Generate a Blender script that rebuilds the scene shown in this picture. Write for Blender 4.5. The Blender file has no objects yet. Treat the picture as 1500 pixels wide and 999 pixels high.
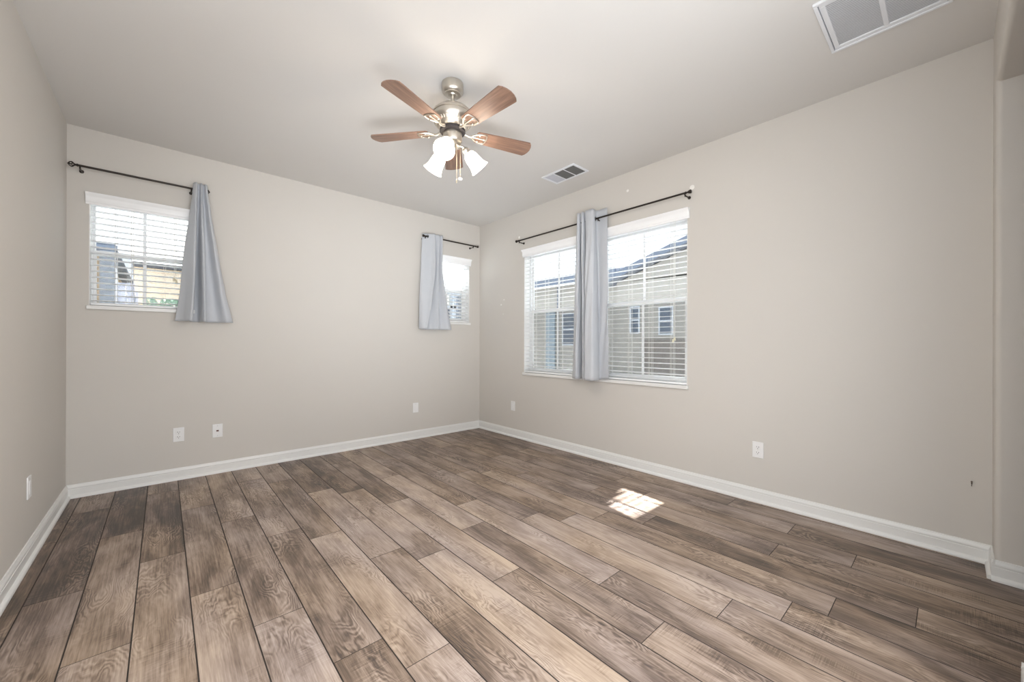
import bpy, bmesh, math, random
from mathutils import Vector, Matrix, Euler
from math import pi, sin, cos, radians as R_

random.seed(7)
sc = bpy.context.scene
col = sc.collection

# ------------------------------------------------------------------ camera
CAM_X, CAM_Y, CAM_Z = -3.2073, -4.3326, 1.1403
cam_d = bpy.data.cameras.new('camera')
cam_d.sensor_width = 36.0
cam_d.lens = 575.524 / 1500 * 36.0
cam_d.shift_x = -0.00538
cam_d.shift_y = 0.00298
cam_d.clip_start = 0.02
cam = bpy.data.objects.new('camera', cam_d)
col.objects.link(cam)
cam.matrix_world = (Matrix.Translation((CAM_X, CAM_Y, CAM_Z)) @ Matrix.Rotation(-0.7336, 4, 'Z')
                    @ Matrix.Rotation(pi / 2, 4, 'X') @ Matrix.Rotation(0.0029, 4, 'Z'))
sc.camera = cam

# ------------------------------------------------------------------ sky, sun, exposure
world = bpy.data.worlds.new('sky')
sc.world = world
world.use_nodes = True
wn = world.node_tree
wn.nodes.clear()
sky = wn.nodes.new('ShaderNodeTexSky')
sky.sky_type = 'NISHITA'
sky.sun_disc = False
sky.sun_elevation = R_(35)
sky.sun_rotation = R_(6)
sky.dust_density = 3.0
mixw = wn.nodes.new('ShaderNodeMix')
mixw.data_type = 'RGBA'
mixw.inputs[0].default_value = 0.6
mixw.inputs[7].default_value = (6.0, 6.2, 6.4, 1)
bg = wn.nodes.new('ShaderNodeBackground')
bg.inputs['Strength'].default_value = 0.34
wo = wn.nodes.new('ShaderNodeOutputWorld')
wn.links.new(sky.outputs[0], mixw.inputs[6])
wn.links.new(mixw.outputs[2], bg.inputs['Color'])
wn.links.new(bg.outputs[0], wo.inputs['Surface'])

sun_d = bpy.data.lights.new('sun', 'SUN')
sun_d.energy = 76.0
sun_d.angle = R_(0.53)
sun_d.color = (0.98, 0.99, 1.0)
sun = bpy.data.objects.new('sun', sun_d)
col.objects.link(sun)
sun.rotation_euler = Vector((-0.10, -1.0, -0.715)).to_track_quat('-Z', 'Y').to_euler()

def area(name, loc, aim, sx, sy, power, color=(1, 1, 1)):
    d = bpy.data.lights.new(name, 'AREA')
    d.shape = 'RECTANGLE'
    d.size, d.size_y, d.energy, d.color = sx, sy, power, color
    o = bpy.data.objects.new(name, d)
    col.objects.link(o)
    o.location = loc
    o.rotation_euler = Vector(aim).to_track_quat('-Z', 'Z').to_euler()
    return o

# added fill lights out of view; they even out the room's brightness
area('back_fill', (-2.50, -4.445, 1.35), (0, 1, 0.0), 2.3, 2.0, 66.0, (0.93, 0.96, 1.0))
area('side_fill', (-3.715, -3.65, 1.45), (1, 0.12, 0.06), 1.3, 2.0, 54.0, (0.92, 0.96, 1.0))
ceil_fill = area('ceiling_fill', (-2.60, -4.40, 0.80), (1.6, 3.4, 1.5), 1.9, 0.30, 15.0, (0.92, 0.96, 1.0))
ceil_fill.data.spread = R_(58)
BULB_POWER = 9.5
SHADE_GLOW = 7.0

sc.view_settings.view_transform = 'Standard'
sc.view_settings.look = 'None'
sc.view_settings.exposure = 0.0
sc.view_settings.gamma = 1.0
sc.view_settings.use_curve_mapping = False
cy = sc.cycles
cy.use_denoising = True
cy.max_bounces = 10
cy.diffuse_bounces = 6
cy.transparent_max_bounces = 24
cy.sample_clamp_indirect = 6.0
cy.caustics_reflective = False
cy.caustics_refractive = False

# ------------------------------------------------------------------ dimensions
W, D, H = 3.734, 4.47, 2.74          # room: x -W..0, y -D..0
TW = 0.15                            # wall thickness
WIN_SILL_HI, WIN_HEAD = 1.42, 2.23
WIN_SILL_LO = 0.80

# ------------------------------------------------------------------ material helpers
def mat(name):
    m = bpy.data.materials.new(name)
    m.use_nodes = True
    nt = m.node_tree
    nt.nodes.clear()
    out = nt.nodes.new('ShaderNodeOutputMaterial')
    return m, nt, out

def N(nt, t, **kw):
    n = nt.nodes.new(t)
    for k, v in kw.items():
        if k.startswith('i_'):
            n.inputs[k[2:].replace('_', ' ')].default_value = v
        else:
            setattr(n, k, v)
    return n

def srgb(r, g, b):
    f = lambda c: (c / 255 / 12.92) if c / 255 <= 0.04045 else ((c / 255 + 0.055) / 1.055) ** 2.4
    return (f(r), f(g), f(b), 1)

def math_n(nt, op, a, b=None, clamp=False):
    n = nt.nodes.new('ShaderNodeMath')
    n.operation = op
    n.use_clamp = clamp
    for i, v in enumerate((a, b)):
        if v is None:
            continue
        if hasattr(v, 'is_linked'):
            nt.links.new(v, n.inputs[i])
        else:
            n.inputs[i].default_value = v
    return n.outputs[0]

def simple(name, c, rough=0.5, metal=0.0, var=0.04, scale=6.0, bump=0.0, bscale=200.0, spec=0.5, coat=0.0):
    """painted / plain surface: base colour with a faint procedural mottling and optional fine bump"""
    m, nt, out = mat(name)
    b = N(nt, 'ShaderNodeBsdfPrincipled')
    b.inputs['Roughness'].default_value = rough
    b.inputs['Metallic'].default_value = metal
    b.inputs['Specular IOR Level'].default_value = spec
    b.inputs['Coat Weight'].default_value = coat
    tc = N(nt, 'ShaderNodeTexCoord')
    no = N(nt, 'ShaderNodeTexNoise')
    no.inputs['Scale'].default_value = scale
    no.inputs['Detail'].default_value = 3
    nt.links.new(tc.outputs['Object'], no.inputs['Vector'])
    mx = N(nt, 'ShaderNodeMix', data_type='RGBA')
    mx.inputs[6].default_value = tuple(x * (1 - var) for x in c[:3]) + (1,)
    mx.inputs[7].default_value = tuple(min(1, x * (1 + var)) for x in c[:3]) + (1,)
    nt.links.new(no.outputs['Fac'], mx.inputs[0])
    nt.links.new(mx.outputs[2], b.inputs['Base Color'])
    if bump > 0:
        n2 = N(nt, 'ShaderNodeTexNoise')
        n2.inputs['Scale'].default_value = bscale
        n2.inputs['Detail'].default_value = 2
        nt.links.new(tc.outputs['Object'], n2.inputs['Vector'])
        bp = N(nt, 'ShaderNodeBump')
        bp.inputs['Strength'].default_value = bump
        bp.inputs['Distance'].default_value = 0.002
        nt.links.new(n2.outputs['Fac'], bp.inputs['Height'])
        nt.links.new(bp.outputs[0], b.inputs['Normal'])
    nt.links.new(b.outputs[0], out.inputs['Surface'])
    return m

M = {}
M['wall'] = simple('wall_paint', srgb(205, 201, 195), 0.75, var=0.015, scale=2.0, bump=0.12, bscale=160, spec=0.25)
M['ceiling'] = simple('ceiling_paint', srgb(216, 214, 211), 0.85, var=0.012, scale=2.0, bump=0.12, bscale=160, spec=0.2)
M['trim'] = simple('white_trim_paint', srgb(226, 226, 224), 0.35, var=0.01)
M['spackle'] = simple('spackle_white', srgb(232, 230, 226), 0.8, var=0.02, scale=40)
M['vinyl'] = simple('white_vinyl', srgb(230, 231, 231), 0.35, var=0.01)
M['slat'] = simple('white_slat', srgb(243, 244, 245), 0.4, var=0.01)
M['cord'] = simple('white_cord', srgb(225, 225, 220), 0.8, var=0.03, scale=100)
M['tassel'] = simple('cream_plastic', srgb(222, 216, 190), 0.4, var=0.02)
M['plate'] = simple('white_plastic', srgb(232, 232, 232), 0.3, var=0.01)
M['slot'] = simple('dark_slot', srgb(45, 40, 40), 0.6)
M['jack'] = simple('jack_brown', srgb(95, 60, 55), 0.5)
M['screw'] = simple('painted_screw', srgb(205, 205, 203), 0.35, metal=0.3)
M['bronze'] = simple('oil_rubbed_bronze', srgb(58, 52, 48), 0.38, metal=0.7, var=0.08, scale=40)
M['grommet'] = simple('dark_grommet', srgb(70, 66, 64), 0.3, metal=0.9)
M['vent_white'] = simple('white_steel', srgb(226, 228, 232), 0.4, var=0.01)
M['vent_dark'] = simple('duct_shade', srgb(62, 62, 62), 0.9)
M['vent_grey'] = simple('grey_louver', srgb(196, 198, 206), 0.5)
M['filter'] = simple('grey_air_filter', srgb(176, 178, 184), 0.9, var=0.05, scale=80)
M['nail'] = simple('steel_nail', srgb(110, 100, 92), 0.4, metal=0.8)
M['chain'] = simple('nickel_chain', srgb(200, 190, 170), 0.3, metal=0.9)
M['knob'] = simple('white_knob', srgb(240, 238, 234), 0.3)
# outside
M['ground'] = simple('concrete_ground', srgb(118, 118, 118), 0.9, var=0.12, scale=3.0)
M['stucco'] = simple('beige_stucco', srgb(172, 168, 161), 0.9, var=0.06, scale=8, bump=0.3, bscale=60)
M['stucco_tan'] = simple('tan_stucco', srgb(226, 196, 160), 0.9, var=0.05, scale=8, bump=0.3, bscale=60)
M['stucco_cream'] = simple('cream_stucco', srgb(240, 228, 205), 0.9, var=0.04, scale=8)
M['grey_door'] = simple('grey_blue_paint', srgb(158, 163, 172), 0.6)
M['pale_blue'] = simple('pale_blue_paint', srgb(150, 166, 178), 0.5)
M['fascia'] = simple('slate_blue_fascia', srgb(112, 122, 138), 0.7)
M['house_trim'] = simple('house_white_trim', srgb(226, 232, 240), 0.5)
M['lilac'] = simple('pale_lavender_vinyl', srgb(206, 208, 224), 0.5)
M['fence_brown'] = simple('brown_board', srgb(122, 96, 74), 0.8, var=0.12, scale=14)
M['bark'] = simple('bark', srgb(96, 80, 66), 0.9, var=0.2, scale=20)
M['stone'] = simple('stone_veneer', srgb(138, 130, 124), 0.9, var=0.25, scale=7, bump=0.5, bscale=20)

def nickel():
    m, nt, out = mat('brushed_nickel')
    b = N(nt, 'ShaderNodeBsdfPrincipled')
    b.inputs['Metallic'].default_value = 1.0
    b.inputs['Base Color'].default_value = srgb(206, 200, 190)
    tc = N(nt, 'ShaderNodeTexCoord')
    mp = N(nt, 'ShaderNodeMapping')
    mp.inputs['Scale'].default_value = (8, 8, 900)
    no = N(nt, 'ShaderNodeTexNoise')
    no.inputs['Scale'].default_value = 1.0
    nt.links.new(tc.outputs['Object'], mp.inputs[0])
    nt.links.new(mp.outputs[0], no.inputs['Vector'])
    r = N(nt, 'ShaderNodeMapRange')
    r.inputs['To Min'].default_value = 0.27
    r.inputs['To Max'].default_value = 0.42
    nt.links.new(no.outputs['Fac'], r.inputs['Value'])
    nt.links.new(r.outputs[0], b.inputs['Roughness'])
    nt.links.new(b.outputs[0], out.inputs['Surface'])
    return m
M['nickel'] = nickel()

def blade_wood():
    m, nt, out = mat('walnut_blade')
    b = N(nt, 'ShaderNodeBsdfPrincipled')
    b.inputs['Roughness'].default_value = 0.38
    tc = N(nt, 'ShaderNodeTexCoord')
    mp = N(nt, 'ShaderNodeMapping')
    mp.inputs['Scale'].default_value = (5, 70, 20)
    no = N(nt, 'ShaderNodeTexNoise')
    no.inputs['Scale'].default_value = 1.0
    no.inputs['Detail'].default_value = 5
    nt.links.new(tc.outputs['Object'], mp.inputs[0])
    nt.links.new(mp.outputs[0], no.inputs['Vector'])
    cr = N(nt, 'ShaderNodeValToRGB')
    cr.color_ramp.elements[0].position = 0.3
    cr.color_ramp.elements[0].color = srgb(106, 81, 68)
    cr.color_ramp.elements[1].position = 0.75
    cr.color_ramp.elements[1].color = srgb(147, 117, 100)
    nt.links.new(no.outputs['Fac'], cr.inputs[0])
    nt.links.new(cr.outputs[0], b.inputs['Base Color'])
    nt.links.new(b.outputs[0], out.inputs['Surface'])
    return m
M['blade'] = blade_wood()

def shade_glass():
    """lit frosted lamp glass"""
    m, nt, out = mat('lit_frosted_glass')
    e = N(nt, 'ShaderNodeEmission')
    e.inputs['Color'].default_value = (1.0, 0.90, 0.78, 1)
    e.inputs['Strength'].default_value = SHADE_GLOW
    t = N(nt, 'ShaderNodeBsdfTranslucent')
    t.inputs['Color'].default_value = (0.9, 0.88, 0.84, 1)
    g = N(nt, 'ShaderNodeBsdfPrincipled')
    g.inputs['Base Color'].default_value = (0.9, 0.88, 0.85, 1)
    g.inputs['Roughness'].default_value = 0.25
    m1 = N(nt, 'ShaderNodeMixShader')
    m1.inputs[0].default_value = 0.5
    a = N(nt, 'ShaderNodeAddShader')
    nt.links.new(t.outputs[0], m1.inputs[1])
    nt.links.new(g.outputs[0], m1.inputs[2])
    nt.links.new(m1.outputs[0], a.inputs[0])
    nt.links.new(e.outputs[0], a.inputs[1])
    nt.links.new(a.outputs[0], out.inputs['Surface'])
    return m
M['shade'] = shade_glass()

def emit(name, c, s):
    m, nt, out = mat(name)
    e = N(nt, 'ShaderNodeEmission')
    e.inputs['Color'].default_value = c
    e.inputs['Strength'].default_value = s
    nt.links.new(e.outputs[0], out.inputs['Surface'])
    return m
M['bulb'] = emit('lit_bulb', (1.0, 0.85, 0.66, 1), 14.0)

def pane_glass():
    m, nt, out = mat('window_glass')
    t = N(nt, 'ShaderNodeBsdfTransparent')
    t.inputs['Color'].default_value = (0.95, 0.97, 0.97, 1)
    g = N(nt, 'ShaderNodeBsdfGlossy')
    g.inputs['Roughness'].default_value = 0.02
    fr = N(nt, 'ShaderNodeFresnel')
    # the pane is a thin slab that does not bend rays: same reflectance from both of its faces
    ge = N(nt, 'ShaderNodeNewGeometry')
    ior = N(nt, 'ShaderNodeMapRange')
    ior.inputs['To Min'].default_value = 1.35
    ior.inputs['To Max'].default_value = 1 / 1.35
    nt.links.new(ge.outputs['Backfacing'], ior.inputs['Value'])
    nt.links.new(ior.outputs[0], fr.inputs['IOR'])
    mx = N(nt, 'ShaderNodeMixShader')
    nt.links.new(fr.outputs[0], mx.inputs[0])
    nt.links.new(t.outputs[0], mx.inputs[1])
    nt.links.new(g.outputs[0], mx.inputs[2])
    nt.links.new(mx.outputs[0], out.inputs['Surface'])
    return m
M['glass'] = pane_glass()

def dark_glass():
    m, nt, out = mat('house_window_glass')
    g = N(nt, 'ShaderNodeBsdfPrincipled')
    g.inputs['Base Color'].default_value = srgb(98, 110, 126)
    g.inputs['Roughness'].default_value = 0.12
    nt.links.new(g.outputs[0], out.inputs['Surface'])
    return m
M['dark_glass'] = dark_glass()

def screen_mat(name, keep):
    m, nt, out = mat(name)
    t = N(nt, 'ShaderNodeBsdfTransparent')
    d = N(nt, 'ShaderNodeBsdfDiffuse')
    d.inputs['Color'].default_value = srgb(96, 96, 96)
    mx = N(nt, 'ShaderNodeMixShader')
    mx.inputs[0].default_value = 1 - keep
    nt.links.new(t.outputs[0], mx.inputs[1])
    nt.links.new(d.outputs[0], mx.inputs[2])
    nt.links.new(mx.outputs[0], out.inputs['Surface'])
    return m
M['screen'] = screen_mat('insect_mesh', 0.72)

def fabric():
    m, nt, out = mat('blue_grey_satin')
    b = N(nt, 'ShaderNodeBsdfPrincipled')
    b.inputs['Roughness'].default_value = 0.6
    b.inputs['Sheen Weight'].default_value = 0.15
    tc = N(nt, 'ShaderNodeTexCoord')
    no = N(nt, 'ShaderNodeTexNoise')
    no.inputs['Scale'].default_value = 9.0
    no.inputs['Detail'].default_value = 3
    nt.links.new(tc.outputs['Object'], no.inputs['Vector'])
    mx = N(nt, 'ShaderNodeMix', data_type='RGBA')
    mx.inputs[6].default_value = srgb(184, 188, 194)
    mx.inputs[7].default_value = srgb(192, 195, 200)
    nt.links.new(no.outputs['Fac'], mx.inputs[0])
    nt.links.new(mx.outputs[2], b.inputs['Base Color'])
    mp = N(nt, 'ShaderNodeMapping')
    mp.inputs['Scale'].default_value = (30, 30, 5)
    n2 = N(nt, 'ShaderNodeTexNoise')
    n2.inputs['Scale'].default_value = 1.0
    n2.inputs['Detail'].default_value = 4
    nt.links.new(tc.outputs['Object'], mp.inputs[0])
    nt.links.new(mp.outputs[0], n2.inputs['Vector'])
    bp = N(nt, 'ShaderNodeBump')
    bp.inputs['Strength'].default_value = 0.25
    bp.inputs['Distance'].default_value = 0.01
    nt.links.new(n2.outputs['Fac'], bp.inputs['Height'])
    nt.links.new(bp.outputs[0], b.inputs['Normal'])
    nt.links.new(b.outputs[0], out.inputs['Surface'])
    return m
M['fabric'] = fabric()

def roof_tiles():
    m, nt, out = mat('slate_roof_tiles')
    b = N(nt, 'ShaderNodeBsdfPrincipled')
    b.inputs['Roughness'].default_value = 0.8
    tc = N(nt, 'ShaderNodeTexCoord')
    br = N(nt, 'ShaderNodeTexBrick')
    br.inputs['Scale'].default_value = 1.0
    br.inputs['Brick Width'].default_value = 0.3
    br.inputs['Row Height'].default_value = 0.25
    br.inputs['Mortar Size'].default_value = 0.012
    br.inputs['Color1'].default_value = srgb(140, 144, 152)
    br.inputs['Color2'].default_value = srgb(122, 126, 136)
    br.inputs['Mortar'].default_value = srgb(90, 92, 98)
    nt.links.new(tc.outputs['Object'], br.inputs['Vector'])
    nt.links.new(br.outputs['Color'], b.inputs['Base Color'])
    nt.links.new(b.outputs[0], out.inputs['Surface'])
    return m
M['roof'] = roof_tiles()

def leaf_mat(name, a, b_):
    m, nt, out = mat(name)
    b = N(nt, 'ShaderNodeBsdfPrincipled')
    b.inputs['Roughness'].default_value = 0.6
    tc = N(nt, 'ShaderNodeTexCoord')
    no = N(nt, 'ShaderNodeTexNoise')
    no.inputs['Scale'].default_value = 9
    nt.links.new(tc.outputs['Object'], no.inputs['Vector'])
    mx = N(nt, 'ShaderNodeMix', data_type='RGBA')
    mx.inputs[6].default_value = a
    mx.inputs[7].default_value = b_
    nt.links.new(no.outputs['Fac'], mx.inputs[0])
    nt.links.new(mx.outputs[2], b.inputs['Base Color'])
    nt.links.new(b.outputs[0], out.inputs['Surface'])
    return m
M['leaf'] = leaf_mat('leaves', srgb(88, 118, 78), srgb(132, 156, 110))
M['leaf2'] = leaf_mat('hedge_leaves', srgb(96, 128, 104), srgb(150, 182, 156))

def plank_wood():
    """weathered oak vinyl planks; tone and grain offset come from per-plank attributes"""
    m, nt, out = mat('weathered_oak_planks')
    L = nt.links.new
    b = N(nt, 'ShaderNodeBsdfPrincipled')
    b.inputs['Roughness'].default_value = 0.42
    b.inputs['Specular IOR Level'].default_value = 0.35
    geo = N(nt, 'ShaderNodeTexCoord')
    seed = N(nt, 'ShaderNodeAttribute', attribute_name='plank_seed')
    tone = N(nt, 'ShaderNodeAttribute', attribute_name='plank_tone')
    loc = N(nt, 'ShaderNodeAttribute', attribute_name='plank_centre')
    add = N(nt, 'ShaderNodeVectorMath', operation='ADD')
    L(geo.outputs['Object'], add.inputs[0])
    L(seed.outputs['Vector'], add.inputs[1])
    P = add.outputs[0]

    def stretched(sx, sy, scale, detail, rough=0.55, dist=0.0):
        mp = N(nt, 'ShaderNodeMapping')
        mp.inputs['Scale'].default_value = (sx, sy, 1)
        L(P, mp.inputs[0])
        n = N(nt, 'ShaderNodeTexNoise')
        n.inputs['Scale'].default_value = scale
        n.inputs['Detail'].default_value = detail
        n.inputs['Roughness'].default_value = rough
        n.inputs['Distortion'].default_value = dist
        L(mp.outputs[0], n.inputs['Vector'])
        return n.outputs['Fac']

    def rng(v, a, c, lo=0.0, hi=1.0):
        r = N(nt, 'ShaderNodeMapRange')
        r.inputs['From Min'].default_value = a
        r.inputs['From Max'].default_value = c
        r.inputs['To Min'].default_value = lo
        r.inputs['To Max'].default_value = hi
        r.interpolation_type = 'SMOOTHSTEP'
        L(v, r.inputs['Value'])
        return r.outputs[0]

    cloud = stretched(6.5, 1.7, 1.0, 3, 0.5, 0.4)           # large weathered clouds
    blot = stretched(12, 3.0, 1.0, 6, 0.6, 0.6)            # torn darker blotches
    grain = stretched(120, 3.2, 1.0, 5, 0.6, 0.2)           # long fine grain
    pores = stretched(260, 14, 1.0, 2, 0.5)                 # short pores
    saw = stretched(9, 300, 1.0, 2, 0.5)                    # cross-cut saw marks
    sawmask = rng(stretched(5, 3, 1.0, 3, 0.6), 0.52, 0.66)
    hue = stretched(3.0, 1.0, 1.0, 2)

    # cathedral figure: contour lines of a stretched distance field around the plank centre
    d0 = N(nt, 'ShaderNodeVectorMath', operation='SUBTRACT')
    L(geo.outputs['Object'], d0.inputs[0])
    L(loc.outputs['Vector'], d0.inputs[1])
    mp = N(nt, 'ShaderNodeMapping')
    mp.inputs['Scale'].default_value = (1.0, 0.16, 1)
    L(d0.outputs[0], mp.inputs[0])
    ln = N(nt, 'ShaderNodeVectorMath', operation='LENGTH')
    L(mp.outputs[0], ln.inputs[0])
    warp = stretched(11, 3.4, 1.0, 3, 0.5, 0.3)
    fld = math_n(nt, 'ADD', ln.outputs['Value'], math_n(nt, 'MULTIPLY', warp, 0.16))
    ring = math_n(nt, 'SINE', math_n(nt, 'MULTIPLY', fld, 520.0))
    ringm = rng(stretched(7, 2.4, 1.0, 2, 0.5, 0.3), 0.46, 0.66)
    ringv = math_n(nt, 'MULTIPLY', math_n(nt, 'MULTIPLY', ring, ringm), 0.19)

    # combine into a lightness factor
    f = math_n(nt, 'ADD', tone.outputs['Fac'], math_n(nt, 'MULTIPLY', math_n(nt, 'SUBTRACT', cloud, 0.5), 0.85))
    f = math_n(nt, 'ADD', f, math_n(nt, 'MULTIPLY', math_n(nt, 'SUBTRACT', rng(blot, .34, .66), 0.42), 0.30))
    f = math_n(nt, 'ADD', f, math_n(nt, 'MULTIPLY', math_n(nt, 'SUBTRACT', grain, 0.47), 0.85))
    f = math_n(nt, 'ADD', f, math_n(nt, 'MULTIPLY', math_n(nt, 'SUBTRACT', pores, 0.5), 0.45))
    f = math_n(nt, 'SUBTRACT', f, math_n(nt, 'MULTIPLY', math_n(nt, 'MULTIPLY', math_n(nt, 'SUBTRACT', saw, 0.42), sawmask), 0.9))
    f = math_n(nt, 'ADD', f, ringv, clamp=True)
    cr = N(nt, 'ShaderNodeValToRGB')
    e = cr.color_ramp.elements
    e[0].position, e[0].color = 0.0, srgb(74, 66, 60)
    e[1].position, e[1].color = 1.0, srgb(186, 171, 156)
    for pos, c in ((0.28, (110, 95, 83)), (0.52, (143, 127, 113)), (0.75, (166, 150, 136))):
        k = e.new(pos)
        k.color = srgb(*c)
    L(f, cr.inputs[0])
    tint = N(nt, 'ShaderNodeMix', data_type='RGBA', blend_type='MULTIPLY')
    tint.inputs[0].default_value = 1.0
    hr = N(nt, 'ShaderNodeValToRGB')
    h = hr.color_ramp.elements
    h[0].position, h[0].color = 0.35, (0.97, 0.97, 1.05, 1)
    h[1].position, h[1].color = 0.65, (1.04, 0.99, 0.93, 1)
    L(hue, hr.inputs[0])
    L(cr.outputs[0], tint.inputs[6])
    L(hr.outputs[0], tint.inputs[7])
    L(tint.outputs[2], b.inputs['Base Color'])
    bp = N(nt, 'ShaderNodeBump')
    bp.inputs['Strength'].default_value = 0.15
    bp.inputs['Distance'].default_value = 0.001
    L(f, bp.inputs['Height'])
    L(bp.outputs[0], b.inputs['Normal'])
    L(b.outputs[0], out.inputs['Surface'])
    return m
M['plank'] = plank_wood()
M['groove'] = simple('plank_groove', srgb(52, 45, 40), 0.7)

# ------------------------------------------------------------------ mesh helpers
class MB:
    """collects shapes for ONE mesh object"""
    def __init__(self):
        self.bm = bmesh.new()

    def quad(self, pts, mi=0, smooth=False):
        f = self.bm.faces.new([self.bm.verts.new(p) for p in pts])
        f.material_index = mi
        f.smooth = smooth
        return f

    def box(self, x0, x1, y0, y1, z0, z1, mi=0, rot=None, org=None):
        x0, x1 = sorted((x0, x1)); y0, y1 = sorted((y0, y1)); z0, z1 = sorted((z0, z1))
        P = [Vector(p) for p in ((x0, y0, z0), (x1, y0, z0), (x1, y1, z0), (x0, y1, z0),
                                 (x0, y0, z1), (x1, y0, z1), (x1, y1, z1), (x0, y1, z1))]
        if rot is not None:
            o = Vector(org)
            P = [o + rot @ (p - o) for p in P]
        v = [self.bm.verts.new(p) for p in P]
        for idx in ((0, 3, 2, 1), (4, 5, 6, 7), (0, 1, 5, 4), (1, 2, 6, 5), (2, 3, 7, 6), (3, 0, 4, 7)):
            f = self.bm.faces.new([v[i] for i in idx])
            f.material_index = mi
        return v

    def prism(self, poly, axis, a, b, mi=0, smooth=False):
        """poly: 2-D points; axis 'x': (y,z) / 'y': (x,z) / 'z': (x,y)"""
        def mk(p, t):
            return {'x': (t, p[0], p[1]), 'y': (p[0], t, p[1]), 'z': (p[0], p[1], t)}[axis]
        A = [self.bm.verts.new(mk(p, a)) for p in poly]
        B = [self.bm.verts.new(mk(p, b)) for p in poly]
        n = len(poly)
        for i in range(n):
            f = self.bm.faces.new((A[i], A[(i + 1) % n], B[(i + 1) % n], B[i]))
            f.material_index = mi
            f.smooth = smooth
        for q in (self.bm.faces.new(A[::-1]), self.bm.faces.new(B)):
            q.material_index = mi
        return self

    def lathe(self, prof, seg=32, org=(0, 0, 0), mtx=None, mi=0, caps=True):
        """prof: (r, z) list around z"""
        o = Vector(org)
        rings = []
        for r, z in prof:
            ring = []
            for k in range(seg):
                a = 2 * pi * k / seg
                p = Vector((r * cos(a), r * sin(a), z))
                if mtx is not None:
                    p = mtx @ p
                ring.append(self.bm.verts.new(o + p))
            rings.append(ring)
        for i in range(len(rings) - 1):
            for k in range(seg):
                f = self.bm.faces.new((rings[i][k], rings[i][(k + 1) % seg], rings[i + 1][(k + 1) % seg], rings[i + 1][k]))
                f.smooth = True
                f.material_index = mi
        if caps:
            for ring, fl in ((rings[0], True), (rings[-1], False)):
                f = self.bm.faces.new(ring[::-1] if fl else ring)
                f.material_index = mi
        return self

    def tube(self, pts, r, seg=10, mi=0):
        pts = [Vector(p) for p in pts]
        rings = []
        up = Vector((0, 0, 1))
        for i, p in enumerate(pts):
            t = (pts[min(i + 1, len(pts) - 1)] - pts[max(i - 1, 0)]).normalized()
            a = t.cross(up)
            if a.length < 1e-4:
                a = t.cross(Vector((1, 0, 0)))
            a.normalize()
            b = t.cross(a).normalized()
            rr = r[i] if isinstance(r, (list, tuple)) else r
            rings.append([self.bm.verts.new(p + rr * (cos(2 * pi * k / seg) * a + sin(2 * pi * k / seg) * b)) for k in range(seg)])
        for i in range(len(rings) - 1):
            for k in range(seg):
                f = self.bm.faces.new((rings[i][k], rings[i][(k + 1) % seg], rings[i + 1][(k + 1) % seg], rings[i + 1][k]))
                f.smooth = True
                f.material_index = mi
        self.bm.faces.new(rings[0][::-1]).material_index = mi
        self.bm.faces.new(rings[-1]).material_index = mi
        return self

    def torus(self, R, r, org, mtx, seg=24, s2=8, mi=0):
        o = Vector(org)
        g = []
        for i in range(seg):
            a = 2 * pi * i / seg
            g.append([self.bm.verts.new(o + mtx @ Vector(((R + r * cos(2 * pi * j / s2)) * cos(a), (R + r * cos(2 * pi * j / s2)) * sin(a), r * sin(2 * pi * j / s2)))) for j in range(s2)])
        for i in range(seg):
            for j in range(s2):
                f = self.bm.faces.new((g[i][j], g[(i + 1) % seg][j], g[(i + 1) % seg][(j + 1) % s2], g[i][(j + 1) % s2]))
                f.smooth = True
                f.material_index = mi
        return self

    def build(self, name, mats, parent=None, bevel=0.0, seg=2):
        bmesh.ops.recalc_face_normals(self.bm, faces=self.bm.faces[:])
        me = bpy.data.meshes.new(name)
        self.bm.to_mesh(me)
        self.bm.free()
        me.set_sharp_from_angle(angle=R_(38))
        for m in (mats if isinstance(mats, (list, tuple)) else [mats]):
            me.materials.append(m)
        o = bpy.data.objects.new(name, me)
        col.objects.link(o)
        if parent is not None:
            o.parent = parent
            o.matrix_parent_inverse = parent.matrix_basis.inverted()
        if bevel:
            b = o.modifiers.new('bevel', 'BEVEL')
            b.width, b.segments, b.limit_method = bevel, seg, 'ANGLE'
            b.harden_normals = False
        return o

def empty(name, loc):
    o = bpy.data.objects.new(name, None)
    col.objects.link(o)
    o.location = loc
    o.empty_display_size = 0.1
    return o

def tag(o, label, cat, group=None, kind=None):
    o['label'] = label
    o['category'] = cat
    if group:
        o['group'] = group
    if kind:
        o['kind'] = kind
    return o

def structure(o, label=None):
    o['kind'] = 'structure'
    if label:
        o['label'] = label
    return o

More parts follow.
